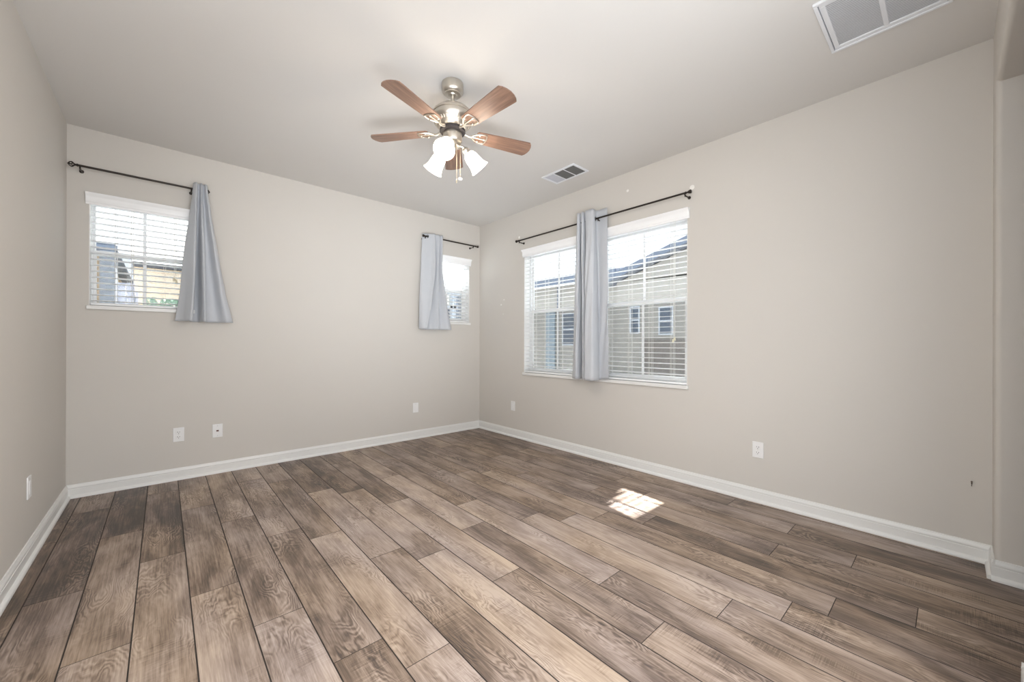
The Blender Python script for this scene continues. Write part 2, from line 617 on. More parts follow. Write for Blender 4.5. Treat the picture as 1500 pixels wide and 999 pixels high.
# ------------------------------------------------------------------ floor: one mesh, planks as faces
def make_floor():
    bm = bmesh.new()
    l_tone = bm.faces.layers.float.new('plank_tone')
    l_seed = bm.faces.layers.float_vector.new('plank_seed')
    l_cent = bm.faces.layers.float_vector.new('plank_centre')
    PW, PL, X0 = 0.1805, 1.2195, -3.657
    joint = [-1.647, -1.02, -0.297, -0.825, -1.232, -1.636, -0.61, -1.05, -1.222, -1.635, -1.099, -1.99, -1.234,
             -2.637, -2.762, -3.013, -3.667, -3.984, -3.663, -3.257, -2.2]
    tones = {   # row: (y inside the plank, tone)
        -1: [(-.5, .30), (-1.6, .28), (-2.6, .4)],
        0: [(-.2, .44), (-1.0, .17), (-2.0, .46), (-3.2, .5)], 1: [(-.5, .15), (-1.6, .47), (-2.6, .58)],
        2: [(-.1, .55), (-.9, .24), (-2.0, .60)], 3: [(-.4, .50), (-1.4, .40), (-2.5, .58)],
        4: [(-.6, .50), (-1.8, .38), (-2.9, .64)], 5: [(-.2, .55), (-1.0, .50), (-2.2, .40), (-3.2, .46)],
        6: [(-.3, .50), (-1.2, .36), (-2.4, .68), (-3.4, .62)], 7: [(-.5, .26), (-1.6, .62), (-2.8, .46)],
        8: [(-.5, .24), (-1.8, .64), (-3.0, .74)], 9: [(-.2, .32), (-1.0, .38), (-2.2, .70), (-3.2, .45)],
        10: [(-.5, .58), (-1.7, .66), (-2.9, .44), (-3.9, .48)], 11: [(-.3, .45), (-1.4, .36), (-2.6, .70), (-3.6, .44)],
        12: [(-.6, .45), (-1.8, .46), (-3.0, .66), (-4.0, .52)], 13: [(-.9, .40), (-2.0, .46), (-3.2, .66), (-4.2, .46)],
        14: [(-1.0, .40), (-2.1, .58), (-3.4, .42), (-4.3, .30)], 15: [(-1.2, .36), (-2.4, .42), (-3.6, .38)],
        16: [(-.5, .34), (-1.8, .46), (-3.0, .50), (-4.1, .42)], 17: [(-.8, .4), (-2.0, .42), (-3.4, .46), (-4.3, .5)],
        18: [(-.6, .3), (-1.8, .40), (-3.0, .50), (-4.1, .27)], 19: [(-.4, .3), (-1.4, .34), (-2.6, .42), (-3.8, .42)]}
    rnd = random.Random(11)
    ya, yb = -6.2, 0.0
    for r in range(-1, 21):
        j0 = joint[r] if r >= 0 else -0.9
        while j0 + PL < 0:
            j0 += PL
        cuts = [yb]
        y = j0
        while y > ya:
            if y < yb - 0.02:
                cuts.append(y)
            y -= PL
        cuts.append(ya)
        xl, xr = X0 + PW * r, X0 + PW * (r + 1)
        xl, xr = max(xl, -W - 0.02), min(xr, 0.02)
        if xr - xl < 0.01:
            continue
        for k in range(len(cuts) - 1):
            y1, y0 = cuts[k], cuts[k + 1]
            t = rnd.uniform(.34, .60)
            for yy, tt in tones.get(r, []):
                if y0 < yy <= y1:
                    t = tt
            t = t + rnd.uniform(-.02, .02)
            sd = Vector((rnd.uniform(-40, 40), rnd.uniform(-40, 40), rnd.uniform(-40, 40)))
            cen = Vector(((xl + xr) / 2 + rnd.uniform(-.04, .04), (y0 + y1) / 2 + rnd.uniform(-.45, .45), 0))
            g, c = 0.0012, 0.0024
            zt, zb = 0.0, -0.0022
            o = [(xl + g, y0 + g * .5, zb), (xr - g, y0 + g * .5, zb), (xr - g, y1 - g * .5, zb), (xl + g, y1 - g * .5, zb)]
            i = [(xl + c, y0 + c * .6, zt), (xr - c, y0 + c * .6, zt), (xr - c, y1 - c * .6, zt), (xl + c, y1 - c * .6, zt)]
            vo = [bm.verts.new(p) for p in o]
            vi = [bm.verts.new(p) for p in i]
            f = bm.faces.new(vi)
            f.material_index = 0
            fs = [f]
            for q in range(4):
                s = bm.faces.new((vo[q], vo[(q + 1) % 4], vi[(q + 1) % 4], vi[q]))
                s.material_index = 1
                fs.append(s)
            for f in fs:
                f[l_tone] = t
                f[l_seed] = sd
                f[l_cent] = cen
    # core below the grooves
    v = [bm.verts.new(p) for p in ((-W - .02, ya, -.0021), (.02, ya, -.0021), (.02, yb + .02, -.0021), (-W - .02, yb + .02, -.0021))]
    bm.faces.new(v).material_index = 1
    w = [bm.verts.new((p.co.x, p.co.y, -.12)) for p in v]
    for q in range(4):
        bm.faces.new((v[q], w[q], w[(q + 1) % 4], v[(q + 1) % 4])).material_index = 1
    bm.faces.new(w).material_index = 1
    bm.normal_update()
    for f in bm.faces:
        if f.material_index == 0 and f.normal.z < 0:
            f.normal_flip()
    me = bpy.data.meshes.new('floor')
    bm.to_mesh(me)
    bm.free()
    me.materials.append(M['plank'])
    me.materials.append(M['groove'])
    o = bpy.data.objects.new('floor', me)
    col.objects.link(o)
    return structure(o, 'weathered grey-brown oak-look plank floor')
make_floor()

# ------------------------------------------------------------------ room shell
b = MB()
b.box(-W - TW, TW, -6.35, TW, H, H + 0.15)
structure(b.build('ceiling', M['ceiling']), 'smooth greige ceiling')

WINS = [  # name, wall, lo, hi, sill z
    ('window_1', 'far', -3.622, -3.020, WIN_SILL_HI),
    ('window_2', 'far', -0.772, -0.172, WIN_SILL_HI),
    ('window_3', 'right', -1.805, -0.893, WIN_SILL_LO),
    ('window_4', 'right', -2.865, -1.953, WIN_SILL_LO),
]

def wall_with_holes(name, along0, along1, holes, to_box, m):
    """holes: (lo, hi, z0, z1); to_box(lo, hi, z0, z1) -> box args"""
    b = MB()
    cuts = sorted({along0, along1, *[h[0] for h in holes], *[h[1] for h in holes]})
    for a, c in zip(cuts[:-1], cuts[1:]):
        hit = [h for h in holes if h[0] <= a + 1e-6 and h[1] >= c - 1e-6]
        if hit:
            h = hit[0]
            b.box(*to_box(a, c, -0.12, h[2]))
            b.box(*to_box(a, c, h[3], H))
        else:
            b.box(*to_box(a, c, -0.12, H))
    bmesh.ops.remove_doubles(b.bm, verts=b.bm.verts[:], dist=1e-5)
    return b.build(name, m)

structure(wall_with_holes('wall_far', -W - TW, TW, [(w[2], w[3], w[4], WIN_HEAD) for w in WINS[:2]],
                          lambda a, c, z0, z1: (a, c, 0, TW, z0, z1), M['wall']), 'greige far wall with two small high windows')
wall_right = structure(wall_with_holes('wall_right', -D - 0.15, 0, [(w[2], w[3], w[4], WIN_HEAD) for w in WINS[2:]],
                          lambda a, c, z0, z1: (0, TW, a, c, z0, z1), M['wall']), 'greige right wall with two tall windows')
b = MB()
b.box(-W - TW, -W, -6.35, 0, -0.12, H)
structure(b.build('wall_left', M['wall']), 'plain greige left wall')

# back wall with the cased opening: main piece, header, rounded jamb
OPX0, OPX1, OPZ = -1.109, -0.197, 2.42
D2 = 4.497                          # the back wall left of the opening sits slightly deeper
def rounded(poly_corner, r, n=6):
    """arc points for a convex corner given as (corner, dir_in, dir_out)"""
    c, di, do = (Vector(q) for q in poly_corner)
    cen = c + di * r + do * r
    out = []
    for k in range(n + 1):
        t = k / n * pi / 2
        out.append(tuple(cen - do * r * cos(t) - di * r * sin(t)))
    return out
b = MB()
rr = 0.022
# main piece left of the opening
b.prism([(-W, -D2)] + rounded(((OPX0, -D2), (-1, 0), (0, -1)), rr)[::1] + [(OPX0, -D - 0.15), (-W, -D - 0.15)], 'z', -0.12, H)
# jamb piece beside the right wall
b.prism([(0.0, -D)] + rounded(((OPX1, -D), (1, 0), (0, -1)), rr) + [(OPX1, -D - 0.15), (0.0, -D - 0.15)], 'z', -0.12, H)
# header
b.prism([(-D, H)] + rounded(((-D, OPZ), (0, 1), (-1, 0)), rr) + [(-D - 0.15, OPZ), (-D - 0.15, H)], 'x', OPX0 - 0.001, OPX1 + 0.001)
structure(b.build('wall_back', M['wall']), 'greige back wall with a rounded opening')
b = MB()
b.box(0, TW, -6.35, -D - 0.15, -0.12, H)
b.box(-W, 0, -6.35, -6.2, -0.12, H)
b.box(-1.95, -1.8, -6.2, -D - 0.15, -0.12, H)
structure(b.build('wall_passage', M['wall']), 'greige passage walls beyond the opening')

# spackle dabs on the right wall
b = MB()
for (y, z, r) in ((-0.516, 1.70, .010), (-0.46, 1.64, .012), (-0.50, 1.52, .006), (-2.90, 2.425, .020), (-2.30, 2.57, .013), (-0.80, 2.435, .016)):
    b.lathe([(r, 0), (r * .8, .0012)], 14, (0, y, z), Matrix.Rotation(-pi / 2, 3, 'Y'))
b.build('spackle_dab', M['spackle'], wall_right)

# baseboards
PROF = [(0, 0), (.026, 0), (.026, .006), (.0245, .013), (.020, .0185), (.0135, .0215), (.0125, .0225), (.0125, .064), (.0105, .066), (.0105, .071),
        (.0125, .073), (.0125, .078), (.010, .085), (.0065, .090), (.0055, .0975), (0, .0985)]
def baseboard(name, segs, label):
    b = MB()
    for (axis, a, c, base, sgn) in segs:
        b.prism([(base + sgn * d, z) for d, z in PROF], axis, a, c)
    o = b.build(name, M['trim'])
    return structure(o, label)
baseboard('baseboard_far', [('x', -W, 0, 0, -1)], 'white moulded baseboard along the far wall')
baseboard('baseboard_right', [('y', -D, 0, 0, -1)], 'white moulded baseboard along the right wall')
baseboard('baseboard_left', [('y', -D, 0, -W, 1)], 'white moulded baseboard along the left wall')
baseboard('baseboard_back', [('x', OPX1 - .012, 0, -D, 1), ('x', -W, OPX0 + .012, -D2, 1),
                             ('y', -D - .15, -D + .012, OPX1, -1), ('y', -D - .15, -D2 + .012, OPX0, 1)],
         'white moulded baseboard wrapping the opening')

# ------------------------------------------------------------------ windows
def wall_frame(wall):
    """maps (along, out_from_wall_into_room, z) to world"""
    if wall == 'far':
        return lambda a, o, z: Vector((a, -o, z))
    return lambda a, o, z: Vector((-o, a, z))

def wbox(b, wall, a0, a1, o0, o1, z0, z1, mi=0):
    if wall == 'far':
        return b.box(a0, a1, -o0, -o1, z0, z1, mi)
    return b.box(-o0, -o1, a0, a1, z0, z1, mi)

def make_window(name, wall, lo, hi, zs, muntin, screen):
    mid = (lo + hi) / 2
    root = empty(name, wall_frame(wall)(mid, -0.1, zs))
    structure(root, {'window_1': 'small white sash window at left of the far wall',
                     'window_2': 'small white sash window in the far wall by the corner',
                     'window_3': 'tall white sash window of the right wall, beside the corner',
                     'window_4': 'tall white sash window of the right wall, farther from the corner'}[name])
    zt = WIN_HEAD
    zm = zs + (zt - zs) * 0.507
    fw = 0.014 if name == 'window_1' else 0.030
    ks = 0.6 if name == 'window_1' else 1.0
    b = MB()
    for a0, a1, z0, z1 in ((lo, lo + fw, zs, zt), (hi - fw, hi, zs, zt), (lo + fw, hi - fw, zs, zs + fw), (lo + fw, hi - fw, zt - fw, zt)):
        wbox(b, wall, a0, a1, -0.135, -0.085, z0, z1)
    b.build('window_frame', M['vinyl'], root, 0.003)

    def sash(nm, z0, z1, o0, o1, sw, top_w):
        b = MB()
        A0, A1 = lo + fw, hi - fw
        for a0, a1, q0, q1 in ((A0, A0 + sw, z0, z1), (A1 - sw, A1, z0, z1), (A0 + sw, A1 - sw, z0, z0 + sw), (A0 + sw, A1 - sw, z1 - top_w, z1)):
            wbox(b, wall, a0, a1, o0, o1, q0, q1)
        s = b.build(nm, M['vinyl'], root, 0.002)
        b = MB()
        wbox(b, wall, A0 + sw, A1 - sw, (o0 + o1) / 2 - .002, (o0 + o1) / 2 + .002, z0 + sw, z1 - top_w)
        b.build('pane', M['glass'], s)
        if muntin:
            b = MB()
            wbox(b, wall, mid - .011, mid + .011, (o0 + o1) / 2 + .0025, (o0 + o1) / 2 + .010, z0 + sw, z1 - top_w)
            b.build('muntin', M['vinyl'], s, 0.002)
        return s
    sash('upper_sash', zm - .015, zt - fw, -0.128, -0.108, .020 * ks, .020)
    sash('lower_sash', zs + fw, zm + .022, -0.106, -0.086, .030 * ks, .036)
    b = MB()
    wbox(b, wall, lo + fw, hi - fw, -0.1385, -0.1375, zs + .012, zm)
    b.build('insect_screen', M[screen], root)
    b = MB()
    lt = .004
    wbox(b, wall, lo, lo + lt, -0.085, 0.001, zs, zt)
    wbox(b, wall, hi - lt, hi, -0.085, 0.001, zs, zt)
    wbox(b, wall, lo + lt, hi - lt, -0.085, 0.001, zt - lt, zt)
    b.build('jamb_liner', M['trim'], root)
    # sill board
    b = MB()
    wbox(b, wall, lo - .012, hi + .012, 0.0, 0.020, zs - .028, zs + .002)
    wbox(b, wall, lo, hi, -0.086, 0.0, zs - .028, zs + .002)
    b.build('sill', M['trim'], root, 0.003)
    return root

for w in WINS:
    make_window(*w, muntin=(w[1] == 'right' or True), screen='screen')

# ------------------------------------------------------------------ blinds
def make_blind(wall, lo, hi, zs, tilt, ladders, tassel_a, tassel_z, label):
    F = wall_frame(wall)
    mid = (lo + hi) / 2
    root = empty('window_blind', F(mid, -0.03, WIN_HEAD))
    tag(root, label, 'blind', 'white slatted blinds in the windows')
    # crown-moulded valance in front of the opening
    prof = [(0.001, 2.178), (0.012, 2.178), (0.013, 2.190), (0.018, 2.197), (0.020, 2.228), (0.027, 2.240), (0.036, 2.250), (0.040, 2.262), (0.001, 2.262)]
    b = MB()
    a0, a1 = lo - 0.018, hi + 0.018
    if wall == 'far':
        b.prism([(-o, z) for o, z in prof], 'x', a0, a1)
    else:
        b.prism([(-o, z) for o, z in prof], 'y', a0, a1)
    b.build('valance', M['slat'], root, 0.0015)
    b = MB()
    wbox(b, wall, lo + .008, hi - .008, -0.060, -0.008, WIN_HEAD - .045, WIN_HEAD - .001)
    b.build('head_rail', M['slat'], root, 0.002)
    # slats (one mesh: pattern of the blind)
    b = MB()
    pitch = 0.0452
    o_c, hw, th = -0.034, 0.025, 0.0028
    z = zs + 0.040
    n = 0
    while z < WIN_HEAD - .06:
        # tilt > 0 : room-side edge lower
        dz, do = hw * sin(tilt), hw * cos(tilt)
        nz, nn = th / 2 * cos(tilt), th / 2 * sin(tilt)
        crown = 0.0015
        pts = []
        for s, sg in ((1, 1), (0, 1), (-1, 1), (-1, -1), (0, -1), (1, -1)):
            oo = o_c + s * do + sg * nn
            zz = z - s * dz + sg * nz + (crown if s == 0 else 0)
            pts.append((-oo, zz))
        b.prism(pts, 'x' if wall == 'far' else 'y', lo + .006, hi - .006)
        z += pitch
        n += 1
    b.build('slats', M['slat'], root)
    b = MB()
    wbox(b, wall, lo + .006, hi - .006, o_c - .025, o_c + .025, zs + .006, zs + .022)
    b.build('bottom_rail', M['slat'], root, 0.003)
    for a in ladders:
        b = MB()
        for o in (o_c - .0265, o_c + .0265):
            for da in (-.006, .006):
                b.tube([F(a + da, o, zs + .02), F(a + da, o, WIN_HEAD - .04)], .0011, 6)
        b.build('ladder_cord', M['cord'], root)
    b = MB()
    oc = 0.004
    b.tube([F(tassel_a, oc, 2.185), F(tassel_a + .001, oc, tassel_z + .02)], .0016, 6)
    b.tube([F(tassel_a + .012, oc, 2.185), F(tassel_a + .010, oc, tassel_z + .005)], .0016, 6)
    c = b.build('lift_cord', M['cord'], root)
    b = MB()
    tp = [(.002, .028), (.006, .024), (.0075, .006), (.0105, 0), (.004, -.001)]
    b.lathe(tp, 14, F(tassel_a, oc + .006, tassel_z))
    b.lathe(tp, 14, F(tassel_a + .014, oc + .006, tassel_z - .016))
    b.build('tassel', M['tassel'], c)
    return root

make_blind('far', -3.622, -3.020, WIN_SILL_HI, R_(-4), (-3.48, -3.39, -3.20), -3.142, 1.655, 'white slatted blind on the small window at the far wall\'s left end')
make_blind('far', -0.772, -0.172, WIN_SILL_HI, R_(21), (-0.66, -0.47, -0.28), -0.70, 1.66, 'white slatted blind on the small window beside the room corner')
make_blind('right', -1.805, -0.893, WIN_SILL_LO, R_(3), (-1.04, -1.235, -1.45, -1.66), -1.70, 1.18, 'white slatted blind on the tall window nearer the room corner')
make_blind('right', -2.865, -1.953, WIN_SILL_LO, R_(3), (-2.095, -2.311, -2.519, -2.722), -2.762, 1.175, 'white slatted blind with cord tassels on the tall window farther from the corner')

# ------------------------------------------------------------------ curtain rods
def make_rod(wall, a0, a1, z, out, brackets, label, ends):
    F = wall_frame(wall)
    root = empty('curtain_rod', F((a0 + a1) / 2, 0.0, z))
    tag(root, label, 'curtain rod', 'dark metal curtain rods')
    fl = 0.050
    b = MB()
    b.tube([F(a0 + fl * .8, out, z), F((a0 + a1) / 2, out, z), F(a1 - fl * .8, out, z)], 0.0078, 14)
    b.build('rod', M['bronze'], root)
    ax = Vector((1, 0, 0)) if wall == 'far' else Vector((0, 1, 0))
    for a, s, style in ((a0, -1, ends[0]), (a1, 1, ends[1])):
        b = MB()
        q = (ax * s).to_track_quat('Z', 'Y').to_matrix()
        base = F(a, out, z) - ax * s * fl
        if style == 'cage':
            b.lathe([(.009, 0), (.0105, .002), (.0105, .007), (.007, .010), (.0065, .014), (.009, .017), (.0085, .019)], 16, base, q)
            for k in range(6):
                t = 2 * pi * k / 6
                pts = []
                for j in range(9):
                    u = j / 8
                    rr_ = .002 + .0165 * sin(pi * u)
                    pts.append(base + q @ Vector((rr_ * cos(t + u * 1.2), rr_ * sin(t + u * 1.2), .018 + .032 * u)))
                b.tube(pts, .0028, 6)
            b.lathe([(.002, .047), (.005, .049), (.0045, .052), (.001, .054)], 10, base, q)
        else:
            b.lathe([(.009, 0), (.0105, .002), (.0105, .008), (.0068, .011), (.0065, .018), (.009, .024), (.0135, .032),
                     (.0155, .041), (.0155, .047), (.012, .050)], 18, base, q)
        b.build('finial', M['bronze'], root)
    for a in brackets:
        b = MB()
        b.lathe([(.013, 0), (.013, .004), (.006, .006)], 14, F(a, 0.0, z - .018), (Vector((0, -1, 0)) if wall == 'far' else Vector((-1, 0, 0))).to_track_quat('Z', 'Y').to_matrix())
        b.tube([F(a, .004, z - .018), F(a, out * .6, z - .020), F(a, out - .004, z - .018), F(a, out + .004, z - .012)], .0048, 8)
        hook = [F(a, out + .0115 * sin(t), z - .0115 * cos(t)) for t in [pi * (-.55 + k / 10 * 1.1) for k in range(11)]]
        b.tube(hook, .0042, 8)
        b.tube([F(a, out, z - .010), F(a, out, z - .030)], .0036, 8)
        b.build('bracket', M['bronze'], root)
    return root

make_rod('far', -3.718, -2.918, 2.428, .08, (-3.660, -3.036), 'dark curtain rod above the small window at the far wall\'s left end', ('cage', 'cage'))
make_rod('far', -0.905, -0.085, 2.436, .08, (-0.165, -0.868), 'dark curtain rod above the small window beside the room corner', ('knob', 'knob'))
make_rod('right', -2.930, -0.832, 2.364, .08, (-0.885, -2.022, -2.878), 'long dark curtain rod spanning both tall windows of the right wall', ('knob', 'knob'))

# ------------------------------------------------------------------ curtains
def catmull(P, n):
    out = []
    m = len(P)
    for i in range(m - 1):
        p0, p1, p2, p3 = P[max(i - 1, 0)], P[i], P[i + 1], P[min(i + 2, m - 1)]
        for k in range(n):
            t = k / n
            out.append(tuple(0.5 * ((2 * p1[c]) + (-p0[c] + p2[c]) * t + (2 * p0[c] - 5 * p1[c] + 4 * p2[c] - p3[c]) * t * t
                                    + (-p0[c] + 3 * p1[c] - 3 * p2[c] + p3[c]) * t ** 3) for c in range(2)))
    out.append(P[-1])
    return out

def make_curtain(wall, sections, label, gro, wrinkle=0.003, hem=None):
    """sections: list of (z, [(along, out), ...]) from top to bottom"""
    F = wall_frame(wall)
    rnd = random.Random(5)
    bm = bmesh.new()
    dense = [(z, catmull(P, 7)) for z, P in sections]
    rows = []
    NZ = 56
    z0, z1 = dense[0][0], dense[-1][0]
    for k in range(NZ + 1):
        z = z0 + (z1 - z0) * k / NZ
        for i in range(len(dense) - 1):
            if dense[i][0] >= z - 1e-9 >= dense[i + 1][0] - 1e-6:
                break
        # smooth interpolation through the sections
        za, zb = dense[i][0], dense[i + 1][0]
        t = (za - z) / (za - zb)
        A = dense[max(i - 1, 0)][1]; B = dense[i][1]; C = dense[i + 1][1]; Dd = dense[min(i + 2, len(dense) - 1)][1]
        row = []
        for s, (q0, q1, q2, q3) in enumerate(zip(A, B, C, Dd)):
            p = [0.0, 0.0]
            for c in range(2):
                m1 = (q2[c] - q0[c]) / 2 if i > 0 else (q2[c] - q1[c])
                m2 = (q3[c] - q1[c]) / 2 if i + 2 < len(dense) else (q2[c] - q1[c])
                p[c] = ((2 * t ** 3 - 3 * t * t + 1) * q1[c] + (t ** 3 - 2 * t * t + t) * m1
                        + (-2 * t ** 3 + 3 * t * t) * q2[c] + (t ** 3 - t * t) * m2)
            u = k / NZ
            w = wrinkle * sin(s * 0.55 + 9 * u + 2.0 * sin(5 * u + s * .13)) * sin(pi * u)
            row.append(bm.verts.new(F(p[0] + w * .5, max(p[1] + w, .048 if z > 2.12 else .012), z)))
        rows.append(row)
    if hem:
        n = len(rows[0])
        for k in range(NZ - 8, NZ + 1):
            f_ = (k - (NZ - 8)) / 8
            for s in range(n):
                rows[k][s].co.z += hem(s / (n - 1)) * f_
    for a, c in zip(rows[:-1], rows[1:]):
        for s in range(len(a) - 1):
            f = bm.faces.new((a[s], a[s + 1], c[s + 1], c[s]))
            f.smooth = True
    me = bpy.data.meshes.new('curtain')
    bm.to_mesh(me)
    bm.free()
    me.materials.append(M['fabric'])
    zt = sections[0][0]
    root = bpy.data.objects.new('curtain', me)
    col.objects.link(root)
    so = root.modifiers.new('thickness', 'SOLIDIFY')
    so.thickness = 0.0018
    so.offset = 0
    tag(root, label, 'curtain', 'pale blue-grey grommet curtains')
    ax = Vector((1, 0, 0)) if wall == 'far' else Vector((0, 1, 0))
    for a, ang in gro:
        b = MB()
        d = (Matrix.Rotation(ang, 3, 'Z') @ ax)
        b.torus(.0165, .0035, F(a, .08, rod_z[wall] if not isinstance(gro, dict) else 0), d.to_track_quat('Z', 'Y').to_matrix())
        b.build('grommet', M['grommet'], root)
    return root

rod_z = {'far': 2.428, 'right': 2.364}
make_curtain('far', [
    (2.476, [(-3.025, .085), (-3.017, .108), (-3.004, .125), (-2.998, .105), (-2.994, .093), (-2.986, .093), (-2.980, .112), (-2.973, .125), (-2.967, .102), (-2.958, .093), (-2.945, .12), (-2.934, .095)]),
    (2.30, [(-3.040, .078), (-3.027, .102), (-3.008, .124), (-3.002, .10), (-2.998, .075), (-2.986, .075), (-2.978, .108), (-2.968, .120), (-2.962, .088), (-2.948, .075), (-2.928, .115), (-2.912, .09)]),
    (1.90, [(-3.082, .06), (-3.055, .09), (-3.018, .140), (-3.008, .11), (-3.014, .028), (-2.988, .028), (-2.970, .11), (-2.953, .118), (-2.947, .06), (-2.915, .055), (-2.880, .11), (-2.857, .08)]),
    (1.55, [(-3.108, .06), (-3.075, .088), (-3.028, .155), (-3.017, .12), (-3.026, .020), (-2.988, .022), (-2.968, .114), (-2.947, .135), (-2.940, .06), (-2.885, .040), (-2.838, .105), (-2.803, .078)]),
    (1.318, [(-3.138, .06), (-3.10, .085), (-3.042, .165), (-3.030, .13), (-3.042, .016), (-2.988, .018), (-2.966, .115), (-2.945, .140), (-2.938, .06), (-2.86, .035), (-2.80, .10), (-2.751, .075)]),
], 'short pale grey curtain gathered at right of the far wall\'s left window', [], .0015,
    hem=lambda s: 0.006 * sin(pi * s) * 0 + 0.004 * (1 - s))
rod_z['far'] = 2.436
make_curtain('far', [
    (2.472, [(-.898, .052), (-.870, .058), (-.80, .105), (-.768, .128), (-.762, .115), (-.772, .094), (-.75, .094), (-.725, .112), (-.708, .125), (-.70, .104), (-.685, .094), (-.66, .12), (-.638, .096)]),
    (2.05, [(-.915, .055), (-.890, .07), (-.81, .10), (-.774, .140), (-.766, .115), (-.786, .045), (-.755, .045), (-.728, .10), (-.708, .116), (-.70, .08), (-.682, .052), (-.655, .10), (-.632, .085)]),
    (1.70, [(-.935, .06), (-.910, .09), (-.845, .125), (-.815, .150), (-.807, .12), (-.832, .042), (-.78, .042), (-.732, .095), (-.706, .116), (-.696, .08), (-.662, .05), (-.615, .10), (-.585, .088)]),
    (1.315, [(-.945, .065), (-.925, .12), (-.90, .138), (-.882, .155), (-.873, .125), (-.905, .045), (-.82, .04), (-.74, .09), (-.705, .116), (-.69, .08), (-.63, .05), (-.56, .10), (-.507, .09)]),
], 'short pale grey curtain with a folded-over edge, by the room corner', [(-.842, .35)], .002,
    hem=lambda s: 0.016 * max(0, .3 - s))
make_curtain('right', [
    (2.452, [(-1.788, .085), (-1.798, .12), (-1.816, .126), (-1.822, .10), (-1.818, .093), (-1.842, .093), (-1.850, .12), (-1.868, .126), (-1.874, .10), (-1.870, .093), (-1.896, .093), (-1.905, .125), (-1.945, .130), (-1.988, .126), (-1.994, .10), (-1.988, .052), (-2.04, .050), (-2.11, .050)]),
    (2.05, [(-1.765, .06), (-1.782, .11), (-1.808, .126), (-1.817, .10), (-1.812, .055), (-1.838, .050), (-1.852, .115), (-1.872, .126), (-1.880, .10), (-1.875, .055), (-1.898, .055), (-1.912, .13), (-1.950, .142), (-1.996, .134), (-2.004, .09), (-1.994, .048), (-2.05, .048), (-2.112, .050)]),
    (1.5, [(-1.735, .055), (-1.758, .10), (-1.800, .130), (-1.812, .10), (-1.806, .045), (-1.838, .042), (-1.858, .115), (-1.882, .130), (-1.892, .10), (-1.886, .048), (-1.906, .048), (-1.922, .145), (-1.962, .160), (-2.012, .148), (-2.020, .09), (-2.006, .045), (-2.06, .044), (-2.118, .050)]),
    (1.1, [(-1.708, .05), (-1.735, .09), (-1.795, .132), (-1.810, .10), (-1.804, .040), (-1.838, .038), (-1.864, .115), (-1.890, .134), (-1.901, .10), (-1.894, .045), (-1.910, .045), (-1.928, .155), (-1.970, .172), (-2.022, .158), (-2.032, .09), (-2.016, .045), (-2.07, .044), (-2.126, .052)]),
    (0.792, [(-1.678, .045), (-1.715, .085), (-1.790, .132), (-1.806, .10), (-1.800, .040), (-1.838, .036), (-1.868, .118), (-1.896, .136), (-1.908, .10), (-1.900, .042), (-1.914, .045), (-1.934, .165), (-1.976, .182), (-2.030, .166), (-2.041, .09), (-2.024, .045), (-2.08, .044), (-2.135, .054)]),
], 'long pale grey-blue curtain bunched between the two tall windows', [(-1.992, .2)], .006,
    hem=lambda s: 0.018 * max(0, s - .85) * 6)

# ------------------------------------------------------------------ outlets and wall plates
def make_plate(wall, a, z, kind, label):
    if wall == 'left':
        F = lambda aa, o, zz: Vector((-W + o, aa, zz))
        nrm = Vector((1, 0, 0))
    else:
        F = wall_frame(wall)
        nrm = Vector((0, -1, 0)) if wall == 'far' else Vector((-1, 0, 0))
    def bx(b, a0, a1, o0, o1, z0, z1):
        p, q = F(a0, o0, z0), F(a1, o1, z1)
        b.box(p.x, q.x, p.y, q.y, p.z, q.z)
    root = empty('wall_outlet' if kind == 'duplex' else 'wall_plate', F(a, 0, z))
    tag(root, label, 'outlet' if kind == 'duplex' else 'wall plate', 'white electrical plates low on the walls')
    b = MB()
    bx(b, a - .036, a + .036, 0, .0065, z - .058, z + .058)
    b.build('plate', M['plate'], root, .003, 3)
    q = nrm.to_track_quat('Z', 'Y').to_matrix()
    if kind == 'duplex':
        for dz in (.0195, -.0195):
            b = MB()
            bx(b, a - .017, a + .017, .006, .0082, z + dz - .014, z + dz + .014)
            rc = b.build('receptacle', M['plate'], root, .0035, 3)
            b = MB()
            bx(b, a - .0078, a - .0052, .0078, .0086, z + dz - .002, z + dz + .0075)
            bx(b, a + .0052, a + .0078, .0078, .0086, z + dz - .001, z + dz + .0065)
            b.lathe([(.0026, 0), (.0026, .0005)], 12, F(a, .0081, z + dz - .008), q)
            b.build('slot', M['slot'], rc)
        b = MB()
        b.lathe([(.0032, 0), (.0032, .001), (.002, .0016)], 14, F(a, .0064, z), q)
        b.build('screw', M['screw'], root)
    else:
        if kind == 'jack':
            b = MB()
            bx(b, a - .011, a + .011, .006, .0095, z - .010, z + .010)
            j = b.build('jack', M['plate'], root, .001)
            b = MB()
            bx(b, a - .0085, a + .0085, .009, .0099, z - .0065, z + .0065)
            b.build('jack_port', M['jack'], j)
        else:
            b = MB()
            bx(b, a - .0165, a + .0165, .006, .0085, z - .0335, z + .0335)
            b.build('insert', M['plate'], root, .002)
        for dz in (.042, -.042):
            b = MB()
            b.lathe([(.0032, 0), (.0032, .001), (.002, .0016)], 14, F(a, .0064, z + dz), q)
            b.build('screw', M['screw'], root)
    return root

make_plate('far', -3.111, .376, 'duplex', 'white duplex outlet on the far wall, left of the jack plate')
make_plate('far', -2.852, .372, 'jack', 'white wall plate with a small dark jack in its middle')
make_plate('far', -0.952, .372, 'insert', 'white wall plate on the far wall below the curtain near the corner')
make_plate('right', -0.698, .378, 'insert', 'white wall plate on the right wall, between corner and windows')
make_plate('right', -3.385, .378, 'duplex', 'white duplex outlet alone on the long bare right wall')
make_plate('left', -1.078, .380, 'insert', 'white wall plate on the plain left wall, seen edge-on')

